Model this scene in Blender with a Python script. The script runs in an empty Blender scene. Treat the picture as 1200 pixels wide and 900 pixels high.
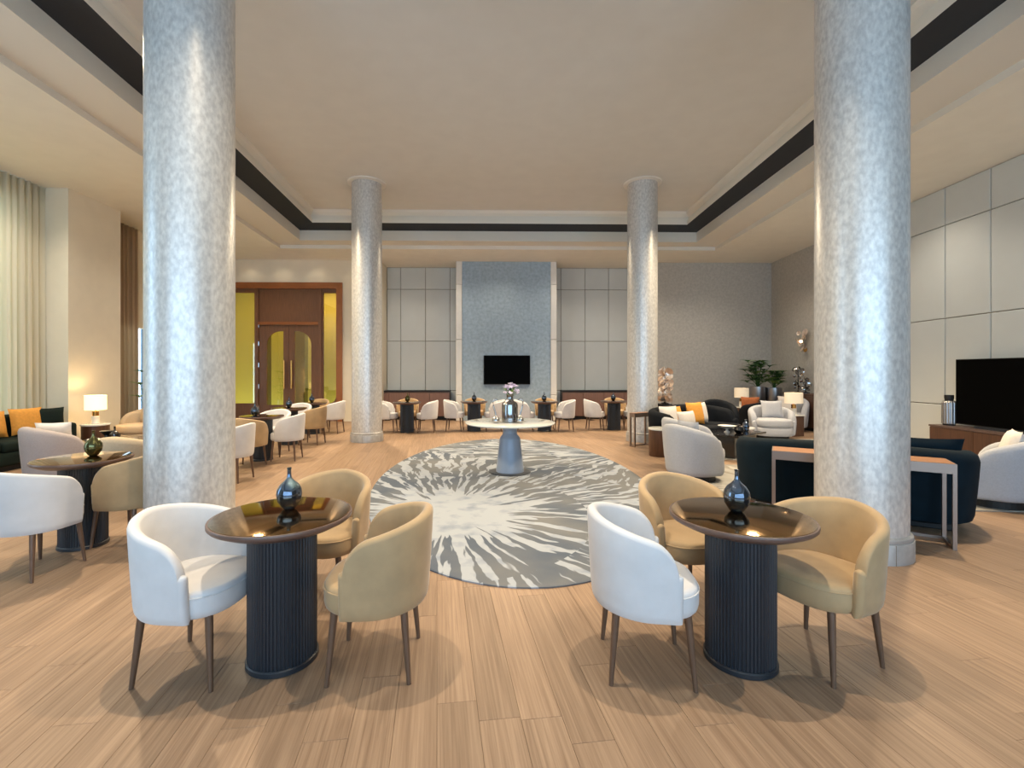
import bpy, bmesh, math, random
from mathutils import Vector, Matrix
random.seed(7)
S = bpy.context.scene
C = S.collection
PI = math.pi
R = math.radians
# ------------------------------------------------------------------ camera, light, exposure
F, YAW, PX, HY, CH = 545.0, 0.018, 583.0, 436.0, 1.5
cd = bpy.data.cameras.new('camera'); cam = bpy.data.objects.new('camera', cd); C.objects.link(cam)
cam.location = (0, 0, CH); cam.rotation_euler = (PI/2, 0, -YAW)
cd.sensor_width = 36; cd.lens = F/1200*36
cd.shift_x = (600-PX)/1200; cd.shift_y = (HY-450)/1200; cd.clip_end = 200
S.camera = cam
S.view_settings.view_transform = 'Standard'; S.view_settings.look = 'None'
S.view_settings.gamma = 1; S.view_settings.exposure = 0.36; S.view_settings.use_curve_mapping = False
try:
    S.cycles.use_denoising = True; S.cycles.max_bounces = 8; S.cycles.diffuse_bounces = 5
    S.cycles.sample_clamp_indirect = 6; S.cycles.caustics_reflective = False; S.cycles.caustics_refractive = False
    S.cycles.transparent_max_bounces = 8
except Exception: pass
W = bpy.data.worlds.new('world'); S.world = W; W.use_nodes = True
W.node_tree.nodes['Background'].inputs[0].default_value = (.55, .78, 1.0, 1)
W.node_tree.nodes['Background'].inputs[1].default_value = 4.6
def portal(loc, rot, sx, sy):
    l = bpy.data.lights.new('window_portal', 'AREA'); l.shape = 'RECTANGLE'; l.size = sx; l.size_y = sy
    l.cycles.is_portal = True
    o = bpy.data.objects.new('window_portal', l); C.objects.link(o); o.location = loc; o.rotation_euler = rot
portal((0.4, -4.98, 2.3), (R(90), 0, 0), 13.0, 4.2)
portal((-8.72, 4.6, 2.3), (0, R(-90), 0), 4.4, 7.4)
def spot(name, x, y, z, watt, size=R(110), blend=.6, col=(1, .84, .62), rad=.05, aim=None):
    l = bpy.data.lights.new(name, 'SPOT'); l.energy = watt; l.spot_size = size; l.spot_blend = blend
    l.color = col; l.shadow_soft_size = rad
    o = bpy.data.objects.new(name, l); C.objects.link(o); o.location = (x, y, z)
    if aim: o.rotation_euler = (Vector(aim)-Vector((x, y, z))).to_track_quat('-Z', 'Y').to_euler()
    return o
# downlights recessed in the high ceiling in front of the picture, then added fill spots in the slot and low soffit
for x, y, w in ((-1.25, 2.65, 480), (1.15, 2.65, 480), (-.8, 1.2, 70), (1.6, 1.2, 70), (.3, 4.7, 90)):
    spot('ceiling_downlight', x, y, 5.58, w, R(100), .9, rad=.03)
for x, y, a in ((-4.32, 5.2, (-3.0, 5.6, 0)), (-4.58, 8.6, (-3.2, 8.6, 0)), (-3.2, 12.1, (-2.6, 10.6, 0)), (.4, 12.1, (.4, 9.6, 0)), (3.8, 12.1, (3.0, 10.4, 0)), (5.12, 8.6, (3.8, 8.4, 0)), (4.88, 5.2, (3.6, 5.6, 0))):
    spot('slot_fill', x, y, 5.22, 700, R(125), .8, rad=.1, col=(1, .80, .54), aim=a)  # added fill spots without fixtures, brightening the floor further back
for x, y, w in ((-7.45, 4.6, 130), (-7.45, 6.2, 130), (-7.2, 7.6, 130), (-6.2, 10.5, 90), (-6.2, 12.6, 90), (7.2, 5.6, 120), (7.3, 8.4, 110), (7.2, 11.2, 120), (4.9, 12.7, 80), (6.7, 12.5, 100),
                (-2.8, 13.6, 70), (-1.5, 13.5, 70), (.35, 13.3, 60), (2.4, 13.5, 70), (3.7, 13.5, 70)):
    spot('soffit_fill', x, y, 4.88, w, R(130), 1.0, col=(1, .88, .72))  # added fill spots without fixtures, brightening curtain, back panels and side walls
for x in (-7.2, -6.2, -5.2, -4.0): spot('wall_washer', x, 13.9, 4.87, 5, R(115), 1.0)

# ------------------------------------------------------------------ picture frame -> place
def pd(px, d, z=0.0):
    """point at depth d seen in column px"""
    a = (px-PX)/F*d; c, s = math.cos(YAW), math.sin(YAW)
    return Vector((a*c+d*s, d*c-a*s, z))
def fl(px, py, z=0.0): return pd(px, F*(CH-z)/(py-HY), z)

# ------------------------------------------------------------------ materials
def lin(c):
    return tuple(((v/255)/12.92 if v/255 <= .04045 else ((v/255+.055)/1.055)**2.4) for v in c)
def nd(t, kind, **kw):
    n = t.nodes.new(kind)
    for k, v in kw.items(): setattr(n, k, v)
    return n
def mat(name, rgb, rough=.6, metal=0.0, var=.0, vscale=8.0, bump=0.0, bscale=60.0, spec=.5, sheen=0.0, stretch=None, rgb2=None, coat=0.0, detail=4, emit=None, estr=0):
    m = bpy.data.materials.new(name); m.use_nodes = True; t = m.node_tree
    b = t.nodes['Principled BSDF']; col = lin(rgb)
    b.inputs['Base Color'].default_value = (*col, 1); b.inputs['Roughness'].default_value = rough
    b.inputs['Metallic'].default_value = metal; b.inputs['Specular IOR Level'].default_value = spec
    if sheen: b.inputs['Sheen Weight'].default_value = sheen; b.inputs['Sheen Roughness'].default_value = .4
    if coat: b.inputs['Coat Weight'].default_value = coat; b.inputs['Coat Roughness'].default_value = .08
    if emit: b.inputs['Emission Color'].default_value = (*lin(emit), 1); b.inputs['Emission Strength'].default_value = estr
    if var or bump:
        tc = nd(t, 'ShaderNodeTexCoord'); mp = nd(t, 'ShaderNodeMapping'); t.links.new(tc.outputs['Object'], mp.inputs[0])
        if stretch: mp.inputs['Scale'].default_value = stretch
        if var:
            n = nd(t, 'ShaderNodeTexNoise'); n.inputs['Scale'].default_value = vscale; n.inputs['Detail'].default_value = detail
            t.links.new(mp.outputs[0], n.inputs[0])
            r = nd(t, 'ShaderNodeValToRGB'); c2 = lin(rgb2) if rgb2 else tuple(v*(1-var) for v in col)
            c1 = col if rgb2 else tuple(min(1, v*(1+var)) for v in col)
            r.color_ramp.elements[0].position = .32; r.color_ramp.elements[0].color = (*c2, 1)
            r.color_ramp.elements[1].position = .68; r.color_ramp.elements[1].color = (*c1, 1)
            t.links.new(n.outputs[0], r.inputs[0]); t.links.new(r.outputs[0], b.inputs['Base Color'])
        if bump:
            n2 = nd(t, 'ShaderNodeTexNoise'); n2.inputs['Scale'].default_value = bscale; n2.inputs['Detail'].default_value = 3
            t.links.new(mp.outputs[0], n2.inputs[0])
            bp = nd(t, 'ShaderNodeBump'); bp.inputs['Strength'].default_value = bump; bp.inputs['Distance'].default_value = .01
            t.links.new(n2.outputs[0], bp.inputs['Height']); t.links.new(bp.outputs[0], b.inputs['Normal'])
    return m
M = {}
M['ceil'] = mat('ceiling_plaster', (214, 214, 210), .85, var=.02, vscale=3)
M['soffit'] = mat('soffit_plaster', (236, 232, 220), .8, var=.02, vscale=3)
M['trim'] = mat('trim_white', (224, 220, 210), .7)
M['slot'] = mat('dark_slot', (28, 35, 44), .7)
M['wallwarm'] = mat('wall_warm_white', (234, 224, 202), .8, var=.02, vscale=4)
M['panel'] = mat('wall_panel', (206, 210, 208), .7, var=.02, vscale=2)
M['joint'] = mat('panel_joint', (120, 108, 94), .8)
M['plaster'] = mat('grey_plaster', (186, 182, 174), .6, metal=.05, var=.10, vscale=16, bump=.25, bscale=30, detail=8)
M['plasterblue'] = mat('feature_plaster', (158, 176, 190), .55, metal=.05, var=.13, vscale=12, bump=.3, bscale=30, detail=9)
M['column'] = mat('silver_plaster', (220, 219, 216), .36, metal=.38, rgb2=(188, 187, 186), var=.2, vscale=34, bump=.10, bscale=50, stretch=(1, 1, .55), detail=9)
M['colbase'] = mat('column_base_stone', (170, 168, 166), .45, metal=.35, var=.12, vscale=12)
M['white_velvet'] = mat('cream_velvet', (206, 204, 204), .8, var=.04, vscale=9, bump=.06, bscale=220, sheen=.25)
M['tan_velvet'] = mat('tan_velvet', (172, 144, 106), .75, var=.08, vscale=9, bump=.05, bscale=200, sheen=.3)
M['taupe'] = mat('taupe_boucle', (160, 150, 148), .9, var=.05, vscale=60, bump=.25, bscale=260)
M['grey_fabric'] = mat('grey_boucle', (176, 177, 182), .9, var=.05, vscale=60, bump=.25, bscale=260)
M['beige_fabric'] = mat('beige_boucle', (192, 170, 140), .9, var=.05, vscale=60, bump=.2, bscale=260)
M['navy'] = mat('navy_velvet', (11, 16, 23), .85, var=.15, vscale=9, spec=.2)
M['teal'] = mat('teal_velvet', (4, 24, 34), .85, var=.15, vscale=8, spec=.2)
M['green'] = mat('green_velvet', (12, 26, 22), .8, var=.2, vscale=8, spec=.2)
M['orange'] = mat('orange_linen', (216, 150, 62), .8, var=.08, vscale=30, bump=.1, bscale=200)
M['cream_pillow'] = mat('cream_pillow', (220, 212, 204), .9, var=.04, vscale=30, bump=.1, bscale=200)
M['rust'] = mat('rust_pillow', (150, 84, 44), .85, var=.1, vscale=20)
M['legwood'] = mat('walnut_leg', (98, 74, 58), .35, var=.15, vscale=14, stretch=(6, 6, .6))
M['walnut'] = mat('walnut', (84, 56, 40), .4, var=.22, vscale=6, stretch=(8, 8, .5), detail=8)
M['doorwood'] = mat('door_wood', (126, 86, 58), .42, var=.14, vscale=5, stretch=(10, 10, .6), detail=8)
M['copper'] = mat('copper_frame', (168, 106, 64), .34, metal=.4, var=.06, vscale=5)
M['bronze'] = mat('bronze_metal', (150, 134, 124), .35, metal=.85)
M['oaktop'] = mat('oak_top', (158, 108, 70), .45, var=.12, vscale=6, stretch=(1, 9, 9))
M['flute'] = mat('black_fluted', (30, 35, 42), .42, spec=.6)
M['rim'] = mat('table_rim', (104, 84, 76), .38, metal=.2, var=.08, vscale=20)
M['bronzeglass'] = mat('bronze_mirror', (150, 116, 68), .07, metal=1.0)
M['smoke'] = mat('smoke_mirror_glass', (104, 114, 130), .06, metal=.95, var=.5, vscale=14)
M['smokegreen'] = mat('amber_smoke_glass', (104, 100, 66), .08, metal=.9, var=.5, vscale=14)
M['blackglass'] = mat('black_ceramic', (14, 14, 16), .15, coat=.5)
M['silver'] = mat('polished_silver', (170, 168, 166), .12, metal=1.0, var=.2, vscale=9)
M['brushed'] = mat('brushed_silver', (176, 174, 174), .32, metal=.95, stretch=(1, 1, 30), var=.06, vscale=4)
M['marble'] = mat('white_marble', (222, 222, 216), .12, var=.06, vscale=4, coat=.5, detail=8)
M['bluepaint'] = mat('blue_grey_lacquer', (142, 154, 172), .4, metal=.15)
M['darkmetal'] = mat('dark_metal', (52, 56, 62), .4, metal=.4)
M['black'] = mat('black_base', (12, 12, 13), .6)
M['screen'] = mat('tv_screen', (2, 2, 2), .5, spec=.04)
M['mauve'] = mat('mauve_leather', (128, 96, 84), .5, var=.08, vscale=6, stretch=(4, 4, .5))
M['gold'] = mat('gold_metal', (214, 160, 90), .2, metal=1.0)
M['rosegold'] = mat('rose_gold_leaf', (238, 220, 206), .3, metal=.7, var=.2, vscale=10)
M['white'] = mat('white_stone', (226, 222, 214), .4, var=.03, vscale=6)
M['leaf'] = mat('leaf_green', (70, 108, 52), .5, var=.3, vscale=8)
M['leaflight'] = mat('leaf_light_green', (136, 164, 78), .5, var=.2, vscale=8)
M['petal'] = mat('lilac_petal', (226, 212, 232), .7, var=.1, vscale=20)
M['soil'] = mat('soil', (40, 30, 22), .9)
M['olive'] = mat('corridor_yellow', (200, 188, 138), .8)
M['olivedark'] = mat('corridor_dark', (96, 92, 70), .8)
M['sub'] = mat('sub_floor', (60, 46, 34), .9)
M['deskgrey'] = mat('mullion_grey', (90, 92, 94), .4, metal=.5)
M['shade'] = mat('lamp_shade', (246, 232, 204), .8, emit=(255, 226, 170), estr=1.1)
M['shadeoff'] = mat('lamp_shade_cream', (232, 222, 204), .8, emit=(255, 226, 180), estr=.25)
M['bulb'] = mat('bulb', (255, 230, 190), .5, emit=(255, 210, 150), estr=12)

def glass_mat(name, tint, gloss=.12, trans=1.0):
    m = bpy.data.materials.new(name); m.use_nodes = True; t = m.node_tree; t.nodes.clear()
    o = nd(t, 'ShaderNodeOutputMaterial'); tr = nd(t, 'ShaderNodeBsdfTransparent'); tr.inputs[0].default_value = (*lin(tint), 1)
    g = nd(t, 'ShaderNodeBsdfGlossy'); g.inputs['Roughness'].default_value = .03; g.inputs[0].default_value = (.9, .9, .9, 1)
    mx = nd(t, 'ShaderNodeMixShader'); mx.inputs[0].default_value = gloss
    t.links.new(tr.outputs[0], mx.inputs[1]); t.links.new(g.outputs[0], mx.inputs[2]); t.links.new(mx.outputs[0], o.inputs[0])
    return m
M['clear'] = glass_mat('window_glass', (245, 248, 250), .06)
M['yglass'] = glass_mat('tinted_door_glass', (240, 226, 160), .14)
M['vglass'] = glass_mat('smoke_vase_glass', (120, 124, 126), .3)

def curtain_mat(name, rgb):
    m = bpy.data.materials.new(name); m.use_nodes = True; t = m.node_tree; t.nodes.clear()
    o = nd(t, 'ShaderNodeOutputMaterial'); d = nd(t, 'ShaderNodeBsdfDiffuse'); tl = nd(t, 'ShaderNodeBsdfTranslucent')
    d.inputs[0].default_value = (*lin(rgb), 1); tl.inputs[0].default_value = (*lin(rgb), 1)
    mx = nd(t, 'ShaderNodeMixShader'); mx.inputs[0].default_value = .42
    t.links.new(d.outputs[0], mx.inputs[1]); t.links.new(tl.outputs[0], mx.inputs[2]); t.links.new(mx.outputs[0], o.inputs[0])
    return m
M['sheer'] = curtain_mat('sheer_curtain', (240, 232, 212))
M['sheer2'] = curtain_mat('sheer_curtain_warm', (206, 184, 156))

PLANK = R(6.4)   # planks lean a little to the left of the room's axis
def plank_mat():
    m = bpy.data.materials.new('oak_planks'); m.use_nodes = True; t = m.node_tree; L = t.links.new
    b = t.nodes['Principled BSDF']; b.inputs['Roughness'].default_value = .5; b.inputs['Specular IOR Level'].default_value = .35
    g = nd(t, 'ShaderNodeNewGeometry'); oi = nd(t, 'ShaderNodeObjectInfo')
    mp = nd(t, 'ShaderNodeMapping'); mp.inputs['Rotation'].default_value = (0, 0, -PLANK); L(g.outputs['Position'], mp.inputs[0])
    ad = nd(t, 'ShaderNodeMath', operation='ADD'); L(oi.outputs['Random'], ad.inputs[0]); L(g.outputs['Random Per Island'], ad.inputs[1])
    fr = nd(t, 'ShaderNodeMath', operation='FRACT'); L(ad.outputs[0], fr.inputs[0])
    mu = nd(t, 'ShaderNodeMath', operation='MULTIPLY'); mu.inputs[1].default_value = 37.0; L(fr.outputs[0], mu.inputs[0])
    cx = nd(t, 'ShaderNodeCombineXYZ'); L(mu.outputs[0], cx.inputs[0]); L(mu.outputs[0], cx.inputs[2])
    va = nd(t, 'ShaderNodeVectorMath', operation='ADD'); L(mp.outputs[0], va.inputs[0]); L(cx.outputs[0], va.inputs[1])
    m2 = nd(t, 'ShaderNodeMapping'); m2.inputs['Scale'].default_value = (60, 1.3, 60); L(va.outputs[0], m2.inputs[0])
    n = nd(t, 'ShaderNodeTexNoise'); n.inputs['Scale'].default_value = 1.0; n.inputs['Detail'].default_value = 7; n.inputs['Roughness'].default_value = .62
    n.inputs['Distortion'].default_value = .4; L(m2.outputs[0], n.inputs[0])
    r = nd(t, 'ShaderNodeValToRGB'); e = r.color_ramp.elements
    e[0].position = .3; e[0].color = (*lin((122, 98, 78)), 1); e[1].position = .7; e[1].color = (*lin((158, 132, 108)), 1)
    L(n.outputs[0], r.inputs[0])
    hs = nd(t, 'ShaderNodeHueSaturation'); L(r.outputs[0], hs.inputs['Color'])
    mr = nd(t, 'ShaderNodeMapRange'); mr.inputs[3].default_value = .9; mr.inputs[4].default_value = 1.1; L(fr.outputs[0], mr.inputs[0])
    L(mr.outputs[0], hs.inputs['Value']); L(hs.outputs[0], b.inputs['Base Color'])
    bp = nd(t, 'ShaderNodeBump'); bp.inputs['Strength'].default_value = .08; bp.inputs['Distance'].default_value = .004
    L(n.outputs[0], bp.inputs['Height']); L(bp.outputs[0], b.inputs['Normal'])
    return m
M['plank'] = plank_mat()

def burst_rug_mat(name, centres, base, base2, light, core, freq):
    """radial dashes around a few centres (object space)"""
    m = bpy.data.materials.new(name); m.use_nodes = True; t = m.node_tree; L = t.links.new
    b = t.nodes['Principled BSDF']; b.inputs['Roughness'].default_value = .95; b.inputs['Specular IOR Level'].default_value = .1
    tc = nd(t, 'ShaderNodeTexCoord')
    def mth(op, a, bb=None, c=None):
        n = nd(t, 'ShaderNodeMath', operation=op)
        for i, v in enumerate((a, bb, c)):
            if v is None: continue
            if isinstance(v, (int, float)): n.inputs[i].default_value = v
            else: L(v, n.inputs[i])
        return n.outputs[0]
    wob = nd(t, 'ShaderNodeTexNoise'); wob.inputs['Scale'].default_value = 3.0; L(tc.outputs['Object'], wob.inputs[0])
    best = None; mind = None
    for k, (cx, cy, r0, sx) in enumerate(centres):
        sp = nd(t, 'ShaderNodeSeparateXYZ'); L(tc.outputs['Object'], sp.inputs[0])
        x = mth('MULTIPLY', mth('SUBTRACT', sp.outputs[0], cx), sx); y = mth('SUBTRACT', sp.outputs[1], cy)
        rr = mth('SQRT', mth('ADD', mth('MULTIPLY', x, x), mth('MULTIPLY', y, y)))
        an = mth('ARCTAN2', y, x)
        an = mth('ADD', an, mth('MULTIPLY', mth('SUBTRACT', wob.outputs[0], .5), .10))
        cs = mth('COSINE', an); sn = mth('SINE', an)
        fq = mth('MULTIPLY', mth('ADD', mth('ADD', 1.0, mth('MULTIPLY', mth('GREATER_THAN', rr, 1.7), .7)), mth('MULTIPLY', mth('GREATER_THAN', rr, 3.1), .9)), freq)
        cv = nd(t, 'ShaderNodeCombineXYZ')
        L(mth('MULTIPLY', cs, fq), cv.inputs[0]); L(mth('MULTIPLY', sn, fq), cv.inputs[1]); L(mth('MULTIPLY', rr, 1.6), cv.inputs[2])
        n = nd(t, 'ShaderNodeTexNoise'); n.inputs['Scale'].default_value = 1.0; n.inputs['Detail'].default_value = 1.0; L(cv.outputs[0], n.inputs[0])
        # threshold grows with distance from the core
        fall = nd(t, 'ShaderNodeMapRange'); fall.inputs[1].default_value = r0*.55; fall.inputs[2].default_value = r0*1.7
        fall.inputs[3].default_value = .20; fall.inputs[4].default_value = .525; L(rr, fall.inputs[0])
        v = mth('SUBTRACT', n.outputs[0], fall.outputs[0])
        if best is None: best, mind = v, rr
        else:
            w = mth('LESS_THAN', rr, mind)
            mx = nd(t, 'ShaderNodeMix'); mx.data_type = 'FLOAT'; L(w, mx.inputs[0]); L(best, mx.inputs[2]); L(v, mx.inputs[3]); best = mx.outputs[0]
            mind = mth('MINIMUM', mind, rr)
    sm = nd(t, 'ShaderNodeMapRange'); sm.inputs[1].default_value = -.012; sm.inputs[2].default_value = .02; L(best, sm.inputs[0])
    n3 = nd(t, 'ShaderNodeTexNoise'); n3.inputs['Scale'].default_value = .9; n3.inputs['Detail'].default_value = 4; L(tc.outputs['Object'], n3.inputs[0])
    r1 = nd(t, 'ShaderNodeValToRGB'); r1.color_ramp.elements[0].color = (*lin(base), 1); r1.color_ramp.elements[1].color = (*lin(base2), 1)
    r1.color_ramp.elements[0].position = .38; r1.color_ramp.elements[1].position = .62; L(n3.outputs[0], r1.inputs[0])
    n4 = nd(t, 'ShaderNodeTexNoise'); n4.inputs['Scale'].default_value = 5; n4.inputs['Detail'].default_value = 5; L(tc.outputs['Object'], n4.inputs[0])
    r2 = nd(t, 'ShaderNodeValToRGB'); r2.color_ramp.elements[0].color = (*lin(core), 1); r2.color_ramp.elements[1].color = (*lin(light), 1)
    r2.color_ramp.elements[0].position = .3; r2.color_ramp.elements[1].position = .5; L(n4.outputs[0], r2.inputs[0])
    mc = nd(t, 'ShaderNodeMix'); mc.data_type = 'RGBA'; L(sm.outputs[0], mc.inputs[0]); L(r1.outputs[0], mc.inputs[6]); L(r2.outputs[0], mc.inputs[7])
    L(mc.outputs[2], b.inputs['Base Color'])
    n5 = nd(t, 'ShaderNodeTexNoise'); n5.inputs['Scale'].default_value = 180; L(tc.outputs['Object'], n5.inputs[0])
    bp = nd(t, 'ShaderNodeBump'); bp.inputs['Strength'].default_value = .25; bp.inputs['Distance'].default_value = .01; L(n5.outputs[0], bp.inputs['Height']); L(bp.outputs[0], b.inputs['Normal'])
    return m

# ------------------------------------------------------------------ object helpers
def tag(o, label=None, cat=None, group=None, kind=None):
    for k, v in (('label', label), ('category', cat), ('group', group), ('kind', kind)):
        if v: o[k] = v
    return o
def mesh(name, vf, m=None, smooth=False):
    me = bpy.data.meshes.new(name); me.from_pydata(vf[0], [], vf[1]); me.update()
    if smooth:
        me.polygons.foreach_set('use_smooth', [True]*len(me.polygons))
        try: me.set_sharp_from_angle(angle=R(42))
        except Exception: pass
    if m: me.materials.append(m)
    return me
def obj(name, vf, m, parent=None, loc=(0, 0, 0), rot=(0, 0, 0), smooth=False):
    me = vf if isinstance(vf, bpy.types.Mesh) else mesh(name, vf, m, smooth)
    o = bpy.data.objects.new(name, me); C.objects.link(o); o.location = loc; o.rotation_euler = rot
    if parent: o.parent = parent
    return o
def empty(name, loc, rz=0, label=None, cat=None, group=None):
    o = bpy.data.objects.new(name, None); C.objects.link(o); o.location = loc; o.rotation_euler = (0, 0, rz)
    o.empty_display_size = .1
    return tag(o, label, cat, group)
def struct(name, vf, m, parent=None, smooth=False, label=None):
    o = obj(name, vf, m, parent, smooth=smooth)
    if not parent: o['kind'] = 'structure'
    if label: o['label'] = label
    return o
def copy_tree(o, parent=None):
    c = o.copy(); C.objects.link(c); c.parent = parent
    for ch in o.children: copy_tree(ch, c)
    return c
def add(a, b):
    n = len(a[0]); return (a[0]+b[0], a[1]+[tuple(i+n for i in f) for f in b[1]])
def xf(vf, loc=(0, 0, 0), rz=0, rx=0, ry=0):
    mt = Matrix.Translation(loc) @ Matrix.Rotation(rz, 4, 'Z') @ Matrix.Rotation(ry, 4, 'Y') @ Matrix.Rotation(rx, 4, 'X')
    return ([tuple(mt @ Vector(v)) for v in vf[0]], vf[1])
def box(x0, x1, y0, y1, z0, z1):
    v = [(x0, y0, z0), (x1, y0, z0), (x1, y1, z0), (x0, y1, z0), (x0, y0, z1), (x1, y0, z1), (x1, y1, z1), (x0, y1, z1)]
    return (v, [(3, 2, 1, 0), (4, 5, 6, 7), (0, 1, 5, 4), (1, 2, 6, 5), (2, 3, 7, 6), (3, 0, 4, 7)])
def rbox(x0, x1, y0, y1, z0, z1, r=.03, seg=3):
    bm = bmesh.new(); bmesh.ops.create_cube(bm, size=1)
    for v in bm.verts: v.co = ((x0+x1)/2+v.co.x*(x1-x0), (y0+y1)/2+v.co.y*(y1-y0), (z0+z1)/2+v.co.z*(z1-z0))
    bmesh.ops.bevel(bm, geom=list(bm.edges), offset=r, segments=seg, profile=.5, affect='EDGES')
    bm.verts.index_update()
    o = ([tuple(v.co) for v in bm.verts], [tuple(v.index for v in f.verts) for f in bm.faces]); bm.free(); return o
def lathe(prof, n=32, cap=True, rfun=None):
    """prof: list of (r, z) from bottom to top"""
    v, f = [], []
    for r, z in prof:
        for i in range(n):
            a = 2*PI*i/n; q = r if rfun is None else rfun(r, i); v.append((q*math.cos(a), q*math.sin(a), z))
    for k in range(len(prof)-1):
        for i in range(n):
            j = (i+1) % n; f.append((k*n+i, k*n+j, (k+1)*n+j, (k+1)*n+i))
    if cap:
        f.append(tuple(reversed(range(n)))); f.append(tuple((len(prof)-1)*n+i for i in range(n)))
    return (v, f)
def tube(pts, rad, n=8):
    """swept tube through pts; rad number or list"""
    v, f = [], []; P = [Vector(p) for p in pts]
    for k, p in enumerate(P):
        t = (P[min(k+1, len(P)-1)]-P[max(k-1, 0)]).normalized()
        u = t.cross(Vector((0, 0, 1)));
        if u.length < 1e-3: u = Vector((1, 0, 0))
        u.normalize(); w = t.cross(u); r = rad[k] if isinstance(rad, (list, tuple)) else rad
        for i in range(n):
            a = 2*PI*i/n; q = p+u*(r*math.cos(a))+w*(r*math.sin(a)); v.append(tuple(q))
    for k in range(len(P)-1):
        for i in range(n):
            j = (i+1) % n; f.append((k*n+i, k*n+j, (k+1)*n+j, (k+1)*n+i))
    f.append(tuple(reversed(range(n)))); f.append(tuple((len(P)-1)*n+i for i in range(n)))
    return (v, f)
def plate(outer, holes, y0, y1):
    """flat plate in the x/z plane with holes, thick from y0 to y1"""
    bm = bmesh.new(); es = []
    for loop in [outer]+holes:
        vs = [bm.verts.new((x, y0, z)) for x, z in loop]
        for i in range(len(vs)): es.append(bm.edges.new((vs[i], vs[(i+1) % len(vs)])))
    bmesh.ops.triangle_fill(bm, edges=es, use_beauty=True, use_dissolve=False)
    g = bmesh.ops.extrude_face_region(bm, geom=list(bm.faces))
    for e in g['geom']:
        if isinstance(e, bmesh.types.BMVert): e.co.y = y1
    bmesh.ops.recalc_face_normals(bm, faces=list(bm.faces)); bm.verts.index_update()
    o = ([tuple(v.co) for v in bm.verts], [tuple(v.index for v in f.verts) for f in bm.faces]); bm.free(); return o
def rrect(x0, x1, z0, z1, r=(0, 0, 0, 0), n=7):
    """rounded rectangle loop; radii bottom-left, bottom-right, top-right, top-left"""
    out = []
    for (cx, cz, rr, a0) in ((x0, z0, r[0], 180), (x1, z0, r[1], 270), (x1, z1, r[2], 0), (x0, z1, r[3], 90)):
        if rr <= 0: out.append((cx, cz)); continue
        ox = cx+rr if cx == x0 else cx-rr; oz = cz+rr if cz == z0 else cz-rr
        for k in range(n+1):
            a = R(a0+90*k/n); out.append((ox+rr*math.cos(a), oz+rr*math.sin(a)))
    return out
def upath(a, rc, L, n=10, nb=6, ns=5):
    """U shaped plan path: right front -> back -> left front; front is +y. list of (x, y, nx, ny)"""
    pts = []
    for k in range(ns): pts.append((a, L*math.cos(PI/2*k/ns)**1, 1, 0))
    for k in range(n+1):
        t = PI/2*k/n; pts.append((a-rc+rc*math.cos(t), -rc*math.sin(t), math.cos(t), -math.sin(t)))
    if a-rc > .02:
        for k in range(1, nb): pts.append(((a-rc)*(1-2*k/nb), -rc, 0, -1))
    st = 0 if a-rc > .02 else 1
    for k in range(st, n+1):
        t = PI/2*k/n; pts.append((-(a-rc)-rc*math.sin(t), -rc*math.cos(t), -math.sin(t), -math.cos(t)))
    for k in range(1, ns+1): pts.append((-a, L*math.sin(PI/2*k/ns), -1, 0))
    return pts
def tub(a, rc, L, z0, zb, za, th, flare=.04, er=.09, power=1.8, bottom_in=.0, seg=5, n=10, nb=6, ns=5):
    """wrap-around upholstered shell; a = half width at centre line (top), thickness th"""
    path = upath(a, rc, L, n, nb, ns); N = len(path)
    ss = [0.0]
    for i in range(1, N): ss.append(ss[-1]+math.hypot(path[i][0]-path[i-1][0], path[i][1]-path[i-1][1]))
    T = ss[-1]; rings = []
    def ring(x, y, nx, ny, top, t):
        hb = []
        r = t/2; zt = top-r; zs = [z0+.0, z0+(zt-z0)*.12, z0+(zt-z0)*.4, z0+(zt-z0)*.75]
        def off(z): return -flare*(1-((z-z0)/(zb-z0)))**1.3 if z < zb else 0
        out = [(-r*.2, z0-.002), (r*.55, z0), (r*.9, z0+.02)]+[(r, z) for z in zs[1:]]
        for k in range(seg+1):
            g = PI*k/seg; out.append((r*math.cos(g), zt+r*math.sin(g)))
        out += [(-r, z) for z in reversed(zs[1:])]+[(-r, z0+.01)]
        return [(x+nx*(o+off(z)), y+ny*(o+off(z)), z) for o, z in out]
    for i, (x, y, nx, ny) in enumerate(path):
        u = abs(ss[i]-T/2)/(T/2); top = zb-(zb-za)*(u**power)
        d = min(ss[i], T-ss[i])
        if d < er: top -= er*(1-math.sqrt(max(0, 1-(1-d/er)**2)))
        if i == 0:
            for k in (3, 2, 1):
                g = PI/2*k/3.3; rings.append(ring(x, y+th/2*math.sin(g)*.9, nx, ny, top-.012*(k/3)**2, th*math.cos(g)))
        rings.append(ring(x, y, nx, ny, top, th))
        if i == N-1:
            for k in (1, 2, 3):
                g = PI/2*k/3.3; rings.append(ring(x, y+th/2*math.sin(g)*.9, nx, ny, top-.012*(k/3)**2, th*math.cos(g)))
    m = len(rings[0]); v = [p for r in rings for p in r]; f = []
    for i in range(len(rings)-1):
        for j in range(m):
            k = (j+1) % m; f.append((i*m+j, (i+1)*m+j, (i+1)*m+k, i*m+k))
    f.append(tuple(range(m))); f.append(tuple(reversed([(len(rings)-1)*m+j for j in range(m)])))
    return (v, f)
def sring(hw, y0, y1, z, s, n=40, p=2.7):
    out = []; cy = (y0+y1)/2; hd = (y1-y0)/2
    for i in range(n):
        a = 2*PI*i/n; c, q = math.cos(a), math.sin(a)
        out.append((hw*s*math.copysign(abs(c)**(2/p), c), cy+hd*s*math.copysign(abs(q)**(2/p), q), z))
    return out
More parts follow.
